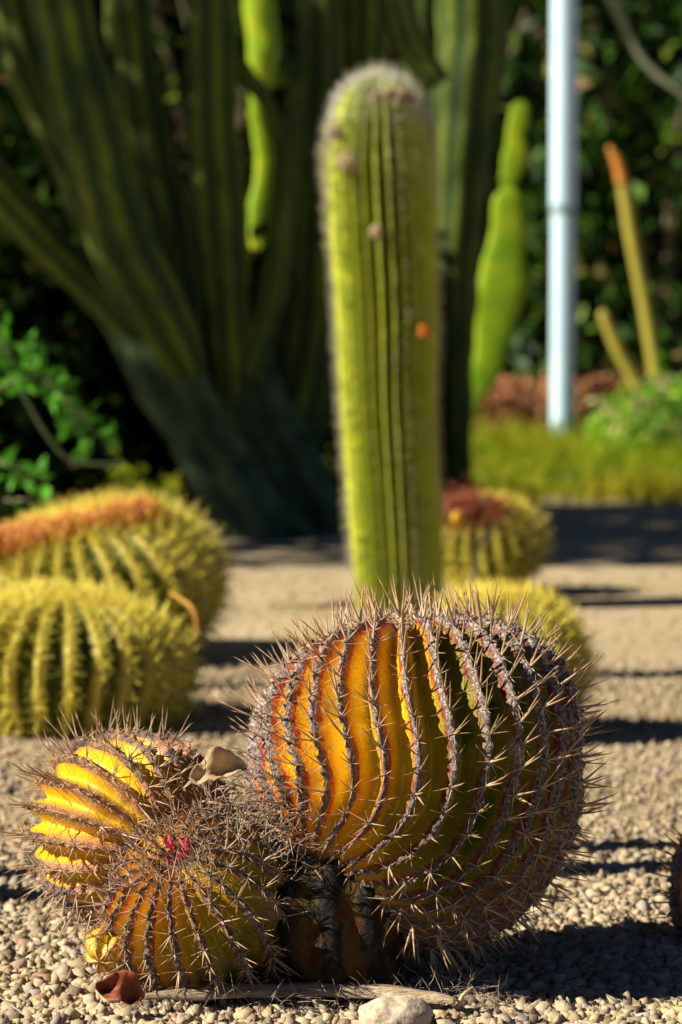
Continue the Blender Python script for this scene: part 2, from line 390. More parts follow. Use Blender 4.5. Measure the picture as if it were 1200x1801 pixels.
def stones(c, size, base, jitter=.28, flat=.62):
    v0, f0 = base; n = len(c); v = np.repeat(v0[None], n, 0) * (1 + jitter * .6 * rng.normal(size=(n, len(v0), 1))) + jitter * rng.normal(size=(n, len(v0), 3))
    sc = np.stack([rng.uniform(.75, 1.35, n), rng.uniform(.6, 1., n), rng.uniform(.4, .8, n)], -1) * size[:, None]; v *= sc[:, None, :]
    # random rotations
    q = rng.normal(size=(n, 4)); q[:, :3] *= .9; q[:, 0:2] *= .5; q = unit(q); x, y, z, w_ = q.T
    Rm = np.stack([1 - 2 * (y * y + z * z), 2 * (x * y - z * w_), 2 * (x * z + y * w_), 2 * (x * y + z * w_), 1 - 2 * (x * x + z * z), 2 * (y * z - x * w_), 2 * (x * z - y * w_), 2 * (y * z + x * w_), 1 - 2 * (x * x + y * y)], -1).reshape(n, 3, 3)
    v = np.einsum('nij,nkj->nki', Rm, v) + c[:, None, :]
    return v.reshape(-1, 3), (f0[None] + (np.arange(n) * len(v0))[:, None, None]).reshape(-1, 3), np.repeat(rng.random(n), len(v0))
ms = Mat('gravel_stone', .9, .15); t = ms.attr('tint')
c = ms.ramp(t, [(0, (.14, .10, .07)), (.12, (.26, .20, .12)), (.30, (.37, .295, .185)), (.55, (.45, .355, .215)), (.72, (.50, .41, .26)), (.86, (.30, .28, .26)), (.95, (.34, .16, .08)), (1, (.56, .48, .34))])
nn_ = ms.noise(160, 3); c = ms.mix(ms.ramp(nn_, [(.35, (.0, .0, .0)), (.75, (.45, .45, .45))]), c, (.30, .23, .14)); ms.color(c); ms.bump(nn_, .5, .0015); M_STONE = ms.m
def chip():
    v = np.array([(a, b, c) for a in (-1, 1) for b in (-1, 1) for c in (-1, 1)], float) * .85
    return v, np.array([(0, 1, 3), (0, 3, 2), (4, 6, 7), (4, 7, 5), (0, 4, 5), (0, 5, 1), (2, 3, 7), (2, 7, 6), (0, 2, 6), (0, 6, 4), (1, 5, 7), (1, 7, 3)])
def gravel_field(y0, y1, halfw, n, size, base, name, jit=.26):
    y = np.sqrt(rng.uniform(y0 * y0, y1 * y1, n)); x = rng.uniform(-1, 1, n) * halfw(y)
    s = size * np.exp(.45 * rng.normal(size=n)); s = np.clip(s, size * .4, size * 2.4)
    z = s * .25 + .004 * rng.random(n) + .003 * noise(np.stack([x, y, y * 0], -1), 8, 3)
    v, f, tint = stones(np.stack([x, y, z], -1), s, base, jit)
    return v, f, tint
near = gravel_field(2.9, 4.3, lambda y: .13 * y + .42, 62000, .0045, chip(), 'gravel', .21)
mid = gravel_field(4.3, 6.6, lambda y: .13 * y + .5, 36000, .0042, octa(), 'gravel')
far = gravel_field(6.6, 9.0, lambda y: .13 * y + .6, 5000, .0042, octa(), 'gravel')
V, Fl = join([near[:2], mid[:2], far[:2]])
g = link('gravel', mesh_np('gravel', V, Fl, dict(tint=np.concatenate([near[2], mid[2], far[2]]))), None, M_STONE); tag(g, 'loose buff gravel chips covering the ground round the cacti', 'gravel', kind='stuff')

# grass and litter beyond the gravel ----------------------------------
def leaf_mat(name, stops, trans=.35, rough=.5, spec=.25):
    m = Mat(name, rough, spec); t = m.attr('tint'); c = m.ramp(t, stops); m.color(c); m.trans(trans, c); return m.m
M_GRASS = leaf_mat('grass_blade', [(0, (.16, .34, .012)), (.4, (.44, .54, .02)), (.75, (.62, .60, .04)), (1, (.55, .42, .10))], .5)
n = 46000; y = rng.uniform(12.3, 18.6, n); x = rng.uniform(-3.2, 4.6, n)
keep = noise(np.stack([x, y, y * 0], -1), 1.3, 9) + .75 * rng.random(n) > -.25; x, y = x[keep], y[keep]; n = len(x)
d = np.stack([rng.normal(size=n) * .35, rng.normal(size=n) * .35, np.ones(n)], -1)
v, f, tip = spines_np(np.stack([x, y, x * 0], -1), d, rng.uniform(.06, .20, n) * (1 + .8 * noise(np.stack([x, y, y * 0], -1), 3.0, 14)), .008, .35 * rng.normal(size=(n, 3)) * [1, 1, 0], 2, 2)
tint = np.clip(np.repeat(.45 + .5 * noise(np.stack([x, y, y * 0], -1), 1.6, 4) + .35 * (rng.random(n) - .5), 5), 0, 1)
gr = link('grass', mesh_np('grass', v, f, dict(tint=tint)), None, M_GRASS); tag(gr, 'yellow green grass strip growing behind the gravel', 'grass', kind='stuff')
M_LITTER = leaf_mat('leaf_litter', [(0, (.16, .05, .02)), (.5, (.34, .13, .05)), (1, (.46, .26, .12))], .1, .8)
n = 14000; c0 = np.stack([rng.uniform(.2, 3.5, n), rng.uniform(18.5, 20, n), rng.random(n) ** 1.5 * .42], -1)
v, f, tt = leaves_np(c0, rng.uniform(.04, .09, n), np.array([0, 0, 1.]), 1.6)
o = link('leaf_litter', mesh_np('leaf_litter', v, f, dict(tint=tt)), None, M_LITTER); tag(o, 'reddish brown fallen leaves heaped behind the grass and the foot of the pole', 'leaf litter', kind='stuff')

# ================================================================== MAIN BARREL
c_main = P(729, 1357, 3.42)
def shade_green_main(V, T):  # right flank and underside coloured olive for the shade there
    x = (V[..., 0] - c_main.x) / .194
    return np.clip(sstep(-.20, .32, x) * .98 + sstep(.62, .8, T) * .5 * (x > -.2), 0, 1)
mb = Barrel(c_main, (-.06, .46, .88), .196, flat=.93, ribs=30, amp=.22, pit=.06, tmax=.95, seed=3, spin=.05, bend=(math.radians(50), 0.40), rexp=.74)
root = empty('barrel_cactus', (G(620, 1750).x, 3.37, 0), 'large round barrel cactus with orange, red edged ribs and long spines on a dark stump', 'cactus', 'barrel cacti')
v, f, at = mb.body(green=shade_green_main); body = add('body', (v, f), root, M_FLESH, attrs=at)
CL = cluster_meshes('spine_cluster', 9, M_SPINE, 5, .026, 2, .046, .00165)
dress(root, mb.areoles(.030), CL, tilt=.26, scale=lambda t, p: random.uniform(.68, 1.08) + .18 * float(sstep(.30, .45, p[2])), up=.15)
# stump under it, coloured near black to stand in for shade
ms = Mat('shaded_stump_skin', .8, .2); h = ms.attr('crest'); n1 = ms.noise(30, 4); n2 = ms.noise(120, 4)
c = ms.ramp(n1, [(.35, (.06, .012, .004)), (.5, (.07, .04, .005)), (.65, (.01, .02, .004))]); ck = ms.ramp(n2, [(.35, (.004, .004, .003)), (.6, (.016, .013, .010)), (.78, (.045, .055, .05))])
c = ms.mix(ms.ramp(ms.math('ADD', h, ms.math('MULTIPLY', ms.math('SUBTRACT', n1, .5), 3.2)), [(.22, (0, 0, 0)), (.6, (1, 1, 1))]), c, ck); ms.color(c); ms.bump(n2, .8, .004); M_STUMP = ms.m
v, f, cr = tube([P(610, 1775, 3.36), P(608, 1690, 3.35), P(600, 1600, 3.335), P(610, 1520, 3.36), P(680, 1430, 3.42)], [.098, .086, .080, .070, .06], ribs=9, amp=.15, seg=22, wob=.30, percap=False)
add('trunk', (v, f), root, M_STUMP, attrs=dict(crest=cr))

# ================================================================== LEFT BARREL, fallen, apex to the camera
c_l = P(290, 1503, 3.37)
root = empty('barrel_cactus', (c_l.x, c_l.y, 0), 'smaller fallen two headed barrel cactus with yellow lobes and a pink bud between the heads', 'cactus', 'barrel cacti')
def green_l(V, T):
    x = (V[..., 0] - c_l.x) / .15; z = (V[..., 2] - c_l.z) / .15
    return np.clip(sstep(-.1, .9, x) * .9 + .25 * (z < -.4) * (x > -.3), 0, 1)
CL2 = cluster_meshes('spine_cluster', 9, M_SPINE, 7, .022, 2, .042, .0013, cspread=.6)
def rad_a(ang, t): return 1 + .05 * np.cos(2 * ang + 1.0)
ha = Barrel(P(232, 1462, 3.44), (.50, -.78, -.10), .127, flat=.85, ribs=22, amp=.19, pit=.16, tmax=.93, radial=rad_a, seed=11, swirl=.35, spin=.1)
lb = Barrel(P(352, 1592, 3.33), (-.28, -.62, .72), .114, flat=.92, ribs=19, amp=.22, pit=.16, tmax=.93, seed=17, swirl=-.2)
for hd, nm, lim, st in ((ha, 'rear_head', 150, .022), (lb, 'front_head', 150, .024)):
    v, f, at = hd.body(per=18, nt=150, cork=.004, green=green_l); add('head', (v, f), root, M_FLESH_L if hd is ha else M_FLESH_F, attrs=at)
    dress(root, hd.areoles(st, t0=.05), CL2, limit=lim, scale=lambda t, p: random.uniform(.75, 1.15), tilt=.25)
M_PINK = simple('pink_bud', (.55, .02, .06), (.75, .10, .16), 60, .6)
ctr = Vector(lb.surf(0., .0, 1.)); B = []; D = []
for k in range(9):
    dd = Vector(lb.ax) + Vector(rand_dirs(1)[0]) * .6; B.append(ctr + Vector((random.uniform(-.012, .018), random.uniform(-.004, .004), random.uniform(-.004, .02)))); D.append(dd)
v, f, tip = spines_np(B, D, .016, .0035, None, 5, 3); add('bud', (v, f), root, M_PINK)
# matted dry spines in the sunken centre and on the right shoulder where it meets the big barrel
M_DRY = spine_mat('dry_spine', [(0, (.26, .22, .18)), (.5, (.38, .31, .24)), (1, (.30, .20, .13))])
n = 520; uu = rng.normal(size=n) * .030; vv = rng.normal(size=n) * .018
base = np.array(ctr) + uu[:, None] * lb.u + vv[:, None] * lb.w - .008 * lb.ax
v, f, tip = spines_np(base, lb.ax * .6 + rand_dirs(n) * 1.0, rng.uniform(.010, .030, n), .0007, None, 3, 2)
add('dry_spines', (v, f), root, M_DRY, kind='stuff', attrs=dict(tip=tip))
n = 330; q = rng.random((n, 1)); a = np.array(P(400, 1400, 3.28)); b = np.array(P(540, 1480, 3.30)); base = a + (b - a) * q + rng.normal(size=(n, 3)) * [.034, .02, .030]
v, f, tip = spines_np(base, rand_dirs(n) + [0, -.3, .1], rng.uniform(.012, .038, n), .0008, None, 3, 2)
add('matted_spines', (v, f), root, M_DRY, kind='stuff', attrs=dict(tip=tip))
# small yellow pup under it
pb = Barrel(P(192, 1668, 3.30), (-.3, -.7, -.3), .030, ribs=7, amp=.2, seed=5)
v, f, at = pb.body(per=10, nt=50, cork=.001); at['crest'] = at['crest'] * .82; at['green'] += .35; add('pup', (v, f), root, M_FLESH_L, attrs=at)
for p, n_, tn, t in pb.areoles(.022, t0=.1): link('spine_cluster', random.choice(CL2), root, None, cluster_matrix(p, n_, tn, random.uniform(.4, .65), .3))

# ================================================================== RIGHT EDGE BARREL
c_r = P(1300, 1560, 3.62)
rb = Barrel(c_r, (.1, .2, .95), .088, flat=1.15, ribs=13, amp=.16, seed=21)
root = empty('barrel_cactus', (c_r.x, c_r.y, 0), 'grey purple barrel cactus cut off by the right edge of the view', 'cactus', 'barrel cacti')
M_FLESH_R = flesh_mat('grey_barrel_flesh', (.55, .26, .02), (.3, .14, .02), red=(.16, .07, .05), cork=(.24, .18, .19))
v, f, at = rb.body(per=14, nt=90, cork=.004); at['crest'] = at['crest'] * .35 + .65 * (at['crest'] > .25) * .9; add('body', (v, f), root, M_FLESH_R, attrs=at)
dress(root, rb.areoles(.03), CL, scale=lambda t, p: .8)

# ================================================================== GOLDEN BARRELS
GM = Mat('golden_body', .6, .3); h = GM.attr('crest'); n1 = GM.noise(20, 3)
GM.color(GM.mix(GM.ramp(h, [(.55, (0, 0, 0)), (.85, (1, 1, 1))]), GM.ramp(n1, [(.3, (.03, .05, .006)), (.7, (.07, .09, .01))]), (.42, .34, .06)))
GC = cluster_meshes('spine_cluster', 7, M_GOLD, 13, .040, 3, .044, .0015, spread=(.8, 1.35), cspread=.6)
M_WOOL = simple('golden_wool', (.45, .33, .06), (.75, .62, .22), 90, .95, .6, .004)
def golden(loc, axis, R, flat, ribs, label, step=.030, tilt=.18, wool=True, amp=.17, sc=1.0, pit=.05):
    b = Barrel(loc, axis, R, flat=flat, ribs=ribs, amp=amp, seed=int(loc.x * 100) + 50, pit=pit)
    r = empty('golden_barrel_cactus', (loc.x, loc.y, 0), label, 'cactus', 'golden barrel cacti')
    v, f, at = b.body(per=8, nt=90, cork=.003); add('body', (v, f), r, GM.m, attrs=at)
    dress(r, b.areoles(step, t0=.04), GC, scale=lambda t, p: sc, tilt=tilt)
    if wool:
        n = 900; tt = rng.random(n) ** .6 * .10; aa = rng.random(n) * 6.283; p = b.surf(aa, tt, np.ones(n))
        v, f, tip = spines_np(p, b.ax + rand_dirs(n) * .8, rng.uniform(.01, .028, n), .0016, None, 3, 2); add('wool_crown', (v, f), r, M_GOLD, attrs=dict(tip=tip), kind='stuff')
    return b, r
g1, r1 = golden(P(105, 1182, 5.62), (.04, .1, 1), .262, .58, 27, 'golden barrel cactus with clear rows of yellow spines, nearest on the left side', step=.030)
g2, r2 = golden(P(165, 1050, 6.75), (-.28, -.05, .95), .315, .64, 30, 'big golden barrel cactus topped with rusty orange dried flowers', step=.036, sc=1.15)
g3, r3 = golden(P(885, 1172, 5.45), (.05, .1, 1), .165, .84, 24, 'small golden barrel cactus half hidden behind the big round barrel', step=.028, sc=.9)
g4, r4 = golden(P(858, 958, 8.35), (-.1, -.1, 1), .172, .72, 22, 'golden barrel cactus with a dark red crown right of the tall column cactus', step=.034)
# dried orange flower ring on g2
M_ORANGE = spine_mat('dried_flower', [(0, (.40, .14, .012)), (.5, (.62, .22, .015)), (1, (.46, .13, .012))])
n = 3600; q = rng.random(n); a = np.array(P(-60, 972, 6.62)); m_ = np.array(P(110, 948, 6.60)); b = np.array(P(262, 908, 6.66))
qq = q[:, None]; p = a * (1 - qq) ** 2 + 2 * m_ * qq * (1 - qq) + b * qq ** 2 + rng.normal(size=(n, 3)) * [.014, .03, .011] + [0, 0, .004]
v, f, tip = spines_np(p, np.array([0, 0, 1.]) + rand_dirs(n) * .7, rng.uniform(.016, .046, n), .0042, None, 3, 2)
o = add('dried_flowers', (v, f), r2, M_ORANGE, attrs=dict(tip=tip), kind='stuff'); o['label'] = 'rusty orange dried flower ridge'
M_DRED = spine_mat('red_crown', [(0, (.16, .02, .01)), (.5, (.26, .04, .01)), (1, (.40, .12, .02))])
n = 1200; p = np.array(P(832, 905, 8.27)) + rng.normal(size=(n, 3)) * [.05, .04, .026]
v, f, tip = spines_np(p, np.array([0, -.4, .7]) + rand_dirs(n) * .8, rng.uniform(.015, .04, n), .004, None, 3, 2); add('dried_flowers', (v, f), r4, M_DRED, attrs=dict(tip=tip), kind='stuff')
M_YFL = simple('yellow_flower', (.55, .28, .02), (.70, .42, .04), 40)
v, f, cr = tube([P(812, 925, 8.12), P(806, 910, 8.10)], [.014, .020], sides=10, seg=3); add('flower', (v, f), r4, M_YFL)
# stray dry stalks on golden cacti
M_STRAW = simple('straw', (.50, .38, .18), (.66, .56, .34), 60, .7)
M_OSTRAW = simple('orange_straw', (.55, .24, .03), (.60, .36, .06), 60, .7)
def stalk(name, pts, rad, mat, label, cat, **k):
    v, f, cr = tube([P(*p) for p in pts], rad, sides=6, seg=8); o = link(name, mesh_np(name, v, f, None, True), None, mat)
    return tag(o, label, cat, **k)
stalk('dry_stalk', [(300, 1042, 6.35), (338, 1070, 6.30), (346, 1105, 6.30), (332, 1138, 6.32)], [.003, .005, .004, .002], M_OSTRAW, 'bent orange dry stalk lying on the side of the big golden barrel cactus', 'stalk')
stalk('dry_stalk', [(835, 1025, 8.1), (838, 980, 8.08), (850, 945, 8.05), (868, 925, 8.08)], [.006, .008, .007, .003], M_STRAW, 'pale curved dry stalk leaning on the golden barrel with the dark red crown', 'stalk')

# ================================================================== COLUMN CACTUS
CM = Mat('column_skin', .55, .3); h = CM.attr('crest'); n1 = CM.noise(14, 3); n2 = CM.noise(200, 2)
c = CM.mix(CM.ramp(h, [(.35, (0, 0, 0)), (.92, (1, 1, 1))]), CM.ramp(n1, [(.3, (.04, .075, .005)), (.7, (.07, .11, .008))]), CM.ramp(n1, [(.3, (.33, .40, .010)), (.7, (.54, .58, .016))])); CM.color(c); CM.bump(n2, .4, .003)  # grooves coloured dark to stand in for shade between ribs
YC = 7.9
path = [(700, 1085), (700, 1000), (692, 850), (684, 700), (682, 560), (676, 420), (670, 300), (668, 215)]
wid = [74, 78, 82, 86, 90, 94, 92, 80]
root = empty('column_cactus', (P(700, 1085, YC).x, YC, 0), 'tall hairy green column cactus with fine vertical ribs and a white woolly tip', 'cactus')
pts = [P(u, v_, YC) for u, v_ in path]; pts[0].z = -.02
n_th = 22 * 8; vv_, ff_, cr_ = tube(pts, [w_ * YC / F for w_ in wid], ribs=26, amp=.38, seg=24, wob=.03, seed=4, percap=True)
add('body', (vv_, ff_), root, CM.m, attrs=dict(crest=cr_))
# fine spines from the crests
cidx = np.where(cr_[:-2] > .98)[0]; pv = vv_[cidx]; n = len(pv); pv = np.repeat(pv, 2, 0); n = len(pv)
cx = np.interp(pv[:, 2], [p.z for p in pts], [p.x for p in pts]); nr = unit(pv - np.stack([cx, np.full(n, YC), np.minimum(pv[:, 2], pts[-1].z)], -1))
pv = pv + rng.normal(size=(n, 3)) * [.0, .0, .006]
topf = sstep(pts[-1].z - .35, pts[-1].z, pv[:, 2])
v, f, tip = spines_np(pv, nr + rand_dirs(n) * .55, rng.uniform(.012, .034, n) * (1 + .7 * topf), .0007, None, 3, 2)
add('spines', (v, f), root, M_HAIR, attrs=dict(tip=tip), kind='stuff')
n = 1500; th = rng.random(n) * 6.283; la = np.arccos(rng.uniform(-.05, 1, n)); r_ = 80 * YC / F; tp = np.array(pts[-1])
p = tp + r_ * np.stack([np.sin(la) * np.cos(th), np.sin(la) * np.sin(th), np.cos(la)], -1); v, f, tip = spines_np(p, unit(p - tp) + rand_dirs(n) * .7 + [0, 0, .3], rng.uniform(.015, .042, n), .0010, None, 3, 2)
M_WWOOL = spine_mat('white_wool', [(0, (.5, .48, .36)), (.5, (.66, .64, .52)), (1, (.7, .68, .58))]); add('woolly_tip', (v, f), root, M_WWOOL, attrs=dict(tip=tip), kind='stuff')
M_FRUIT = simple('dry_fruit', (.10, .055, .04), (.42, .30, .20), 60, .8, .5, .004); M_PALEF = simple('pale_dry_flower', (.22, .13, .07), (.46, .36, .20), 50, .8, .5, .004); M_OFL = simple('orange_flower', (.50, .11, .01), (.60, .18, .02), 40)
def knob(name, u, v_, Y, r, mat, parent, out=(0, -1, 0), label=None):
    c0 = P(u, v_, Y); vv0, ff0 = ico(); 
    V0 = []; F0 = []; o_ = 0
    for k in range(7):   # a tuft of small lobes round a core
        a = 6.283 * k / 6; off = Vector((math.cos(a) * r * .55, -.25 * r, math.sin(a) * r * .55)) if k < 6 else Vector((0, -.5 * r, 0))
        V0.append(vv0 * r * (.52 + .15 * random.random()) * (1 + .18 * rng.normal(size=(12, 1))) + np.array(c0 + off)); F0.append(ff0 + o_); o_ += 12
    q = add(name, (np.vstack(V0), np.vstack(F0)), parent, mat, label=label); return q
for (u, v_, r, m_) in [(664, 172, .015, M_FRUIT), (684, 166, .016, M_FRUIT), (706, 168, .018, M_FRUIT), (722, 178, .014, M_FRUIT)]: knob('dried_fruit', u, v_, YC - .15, r, m_, root)
knob('dried_flower', 611, 285, YC - .12, .028, M_PALEF, root); knob('dried_flower', 663, 406, YC - .145, .019, M_PALEF, root); knob('dried_fruit', 590, 235, YC - .08, .018, M_FRUIT, root)
knob('flower', 746, 583, YC - .12, .019, M_OFL, root, label='round orange flower')

# ================================================================== TREE CACTUS
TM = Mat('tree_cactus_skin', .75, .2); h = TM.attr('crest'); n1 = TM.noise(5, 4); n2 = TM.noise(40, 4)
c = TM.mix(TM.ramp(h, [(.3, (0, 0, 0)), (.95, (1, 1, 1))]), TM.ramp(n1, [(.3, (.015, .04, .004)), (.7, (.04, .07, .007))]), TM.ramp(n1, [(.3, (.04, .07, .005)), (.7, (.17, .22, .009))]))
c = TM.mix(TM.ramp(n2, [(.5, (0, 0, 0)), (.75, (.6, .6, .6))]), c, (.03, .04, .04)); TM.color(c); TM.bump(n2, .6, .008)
TB = simple('tree_cactus_bark', (.010, .03, .007), (.09, .14, .055), 9, .85, .7, .015)
def arm(root, pts, name='arm', mat=None, ribs=7, amp=.10, seg=10, label=None):
    v, f, cr = tube([P(a, b, c_) for a, b, c_, _ in pts], [w_ / 2.3 * c_ / F for *_, c_, w_ in [(p[0], p[1], p[2], p[3]) for p in pts]], ribs=ribs, amp=amp, seg=seg, wob=.15, seed=random.randint(0, 99))
    return add(name, (v, f), root, mat or TM.m, attrs=dict(crest=cr), label=label)
bt = G(470, 945); root = empty('tree_cactus', (bt.x, bt.y, 0), 'huge dark branching tree cactus with many thick ribbed arms rising from a leaning grey trunk', 'cactus')
Yt = bt.y
arm(root, [(485, 975, Yt, 200), (425, 880, Yt, 150), (360, 770, Yt, 140), (300, 660, Yt, 165), (245, 560, Yt + .05, 150)], 'trunk', TB, ribs=7, amp=.34)
arm(root, [(560, 955, Yt + .3, 150), (525, 860, Yt + .3, 150), (465, 740, Yt + .3, 140), (420, 640, Yt + .3, 150)], 'trunk', TB, ribs=6, amp=.34)
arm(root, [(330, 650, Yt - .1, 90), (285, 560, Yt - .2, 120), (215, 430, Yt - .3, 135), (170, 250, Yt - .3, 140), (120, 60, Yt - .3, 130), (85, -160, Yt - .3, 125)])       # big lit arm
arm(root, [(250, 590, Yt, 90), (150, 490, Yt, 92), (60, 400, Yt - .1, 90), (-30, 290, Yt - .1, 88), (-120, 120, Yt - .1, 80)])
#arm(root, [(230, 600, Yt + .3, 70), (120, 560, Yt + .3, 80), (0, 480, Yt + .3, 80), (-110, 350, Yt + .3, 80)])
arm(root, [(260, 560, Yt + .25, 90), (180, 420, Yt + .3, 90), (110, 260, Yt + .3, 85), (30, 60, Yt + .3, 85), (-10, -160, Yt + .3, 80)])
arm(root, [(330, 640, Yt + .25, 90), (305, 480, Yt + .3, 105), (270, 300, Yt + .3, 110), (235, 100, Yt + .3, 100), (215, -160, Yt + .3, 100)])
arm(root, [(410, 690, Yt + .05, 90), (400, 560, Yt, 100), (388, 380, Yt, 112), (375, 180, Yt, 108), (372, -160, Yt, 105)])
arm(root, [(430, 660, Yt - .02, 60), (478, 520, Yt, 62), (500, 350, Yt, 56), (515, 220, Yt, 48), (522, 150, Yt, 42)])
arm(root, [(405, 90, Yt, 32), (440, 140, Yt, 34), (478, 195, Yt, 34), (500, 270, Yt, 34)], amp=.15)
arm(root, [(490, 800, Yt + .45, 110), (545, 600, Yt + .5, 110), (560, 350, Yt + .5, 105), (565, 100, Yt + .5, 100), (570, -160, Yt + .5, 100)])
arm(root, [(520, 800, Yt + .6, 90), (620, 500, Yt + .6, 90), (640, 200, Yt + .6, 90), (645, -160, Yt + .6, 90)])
arm(root, [(770, 150, Yt - .1, 60), (720, 70, Yt - .1, 66), (695, -40, Yt - .1, 66), (690, -160, Yt - .1, 66)])
#arm(root, [(300, 500, Yt + .6, 90), (325, 300, Yt + .6, 95), (310, 100, Yt + .6, 90), (300, -160, Yt + .6, 90)])
#arm(root, [(440, 700, Yt + .7, 90), (455, 450, Yt + .75, 60), (435, 250, Yt + .75, 36), (428, -160, Yt + .75, 34)])
b2 = G(800, 905); root2 = empty('tree_cactus', (b2.x, b2.y, 0), 'slimmer dark tree cactus trunk standing right behind the tall column cactus', 'cactus')
arm(root2, [(798, 915, b2.y, 70), (800, 800, b2.y, 66), (800, 620, b2.y, 76), (800, 450, b2.y, 100), (815, 250, b2.y, 125), (830, 60, b2.y, 135), (835, -160, b2.y, 130)], 'trunk', TM.m, ribs=8)
arm(root2, [(770, 860, b2.y + .3, 70), (745, 500, b2.y + .3, 80), (740, 100, b2.y + .3, 80), (738, -160, b2.y + .3, 80)])

# prickly pear pads, sunlit, right of it
PM = Mat('pad_skin', .5, .35); n1 = PM.noise(6, 3); PM.color(PM.ramp(n1, [(.35, (.20, .42, .01)), (.65, (.50, .60, .012))])); PM.trans(.25, PM.ramp(n1, [(.35, (.12, .30, .01)), (.65, (.3, .45, .01))]))
def pad(root, pts, thick=.13, name='pad'):
    v, f, cr = tube([P(a, b, c_) for a, b, c_, _ in pts], [w_ / 2 * c_ / F for *_, c_, w_ in pts], sides=14, seg=8, wob=.14, seed=3)
    yc = np.mean([p[2] for p in pts]); v = v.copy(); v[:, 1] = yc + (v[:, 1] - yc) * thick
    return add(name, (v, f), root, PM.m)
Yp = 13.6; rp = empty('prickly_pear', (P(850, 860, Yp).x, Yp, 0), 'bright sunlit green cactus of long flattened pads between dark trunk and pole', 'cactus')
pad(rp, [(838, 700, Yp, 22), (862, 630, Yp, 62), (878, 520, Yp, 92), (893, 430, Yp, 70), (895, 360, Yp, 56)])
pad(rp, [(893, 322, Yp, 30), (905, 280, Yp, 46), (908, 235, Yp, 34), (915, 195, Yp, 34)])
pad(rp, [(893, 375, Yp + .03, 34), (894, 340, Yp + .03, 26), (896, 310, Yp + .03, 24)])
pad(rp, [(790, 860, Yp, 30), (800, 780, Yp, 30), (838, 700, Yp, 22)])
Yq = 13.0; rq = empty('column_cactus', (P(520, 900, Yq).x, Yq, 0), 'slim bright green cactus stem glimpsed through gaps between the dark arms', 'cactus')
for pts in ([(520, 874, Yq, 40), (505, 640, Yq, 42), (484, 520, Yq, 44), (452, 400, Yq, 34), (466, 290, Yq, 32), (450, 200, Yq, 26)], [(452, 210, Yq, 26), (462, 90, Yq, 56), (455, 0, Yq, 56), (450, -150, Yq, 56)]): pad(rq, pts, .5, 'stem')

# ================================================================== POLE
PL = Mat('painted_metal', .35, .5); n1 = PL.noise(6, 4); PL.color(PL.ramp(n1, [(.3, (.50, .72, .86)), (.7, (.60, .80, .92))]))
bp = G(989, 782); rpole = empty('metal_pole', (bp.x, bp.y, 0), 'pale blue white metal pole with a joint at half height standing in the grass', 'pole')
def cyl(name, z0, z1, r, parent, x, y, mat):
    v, f, cr = tube([Vector((x, y, z0)), Vector((x, y, (z0 + z1) / 2)), Vector((x, y, z1))], [r, r, r], sides=32, seg=40, percap=False); return add(name, (v, f), parent, mat)
zj = P(989, 371, bp.y).z
cyl('lower_tube', 0, zj - .02, 20.5 * bp.y / F, rpole, bp.x, bp.y, PL.m); cyl('joint', zj - .02, zj + .02, 22 * bp.y / F, rpole, bp.x, bp.y, simple('joint_metal', (.20, .28, .32), (.3, .36, .4), 20, .5)); cyl('upper_tube', zj + .02, 5, 23 * bp.y / F, rpole, bp.x, bp.y, PL.m)
cyl('base_collar', 0, .05, 24 * bp.y / F, rpole, bp.x, bp.y, PL.m)

# ================================================================== BACKGROUND SHRUBS
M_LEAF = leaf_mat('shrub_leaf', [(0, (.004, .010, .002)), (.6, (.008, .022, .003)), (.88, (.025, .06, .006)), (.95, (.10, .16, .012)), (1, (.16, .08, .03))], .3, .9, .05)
M_LEAFB = leaf_mat('bright_leaf', [(0, (.06, .26, .02)), (.5, (.14, .48, .02)), (.85, (.42, .62, .03)), (1, (.66, .50, .25))], .35)
M_BRANCH = simple('branch_bark', (.10, .08, .045), (.24, .20, .11), 20, .85)
M_LEAFM = leaf_mat('mid_leaf', [(0, (.008, .03, .004)), (.5, (.03, .09, .008)), (.85, (.09, .20, .015)), (.94, (.20, .30, .02)), (1, (.45, .26, .14))], .35)
def shrub(cx, cy, rx, ry, rz, cz, n, size, label, mat=None, seed=0, name='shrub', group='shrubs behind the cacti'):
    r = empty(name, (cx, cy, 0), label, 'shrub', group)
    d = rand_dirs(n); rad = rng.random(n) ** .33; lump = 1 + .35 * fbm(d * 1.0, 2.2, seed, 2); p = d * (rad * lump)[:, None] * [rx, ry, rz] + [cx, cy, cz]
    p = p[p[:, 2] > .02]
    # clumps: keep leaves where a 3-d noise is high
    p = p[noise(p, 2.4, seed) + .5 * noise(p, 5, seed + 1) > -.25]
    v, f, t_ = leaves_np(p, size * rng.uniform(.6, 1.3, len(p))); add('crown', (v, f), r, mat or M_LEAF, smooth=False, kind=None, attrs=dict(tint=t_))
    parts = []
    for k in range(7):
        a = random.uniform(0, 6.28); e = Vector((cx + math.cos(a) * rx * .7, cy + math.sin(a) * ry * .7, cz + random.uniform(.2, .8) * rz)); b = Vector((cx + random.uniform(-.1, .1), cy + random.uniform(-.1, .1), 0))
        m_ = (b + e) / 2 + Vector((random.uniform(-.2, .2), 0, .2)); v, f, cr = tube([b, m_, e], [.05 * min(1, rx) ** 2, .035 * min(1, rx) ** 2, .012], sides=6, seg=4); parts.append((v, f))
    v, f = join(parts); add('branch', (v, f), r, M_BRANCH); return r
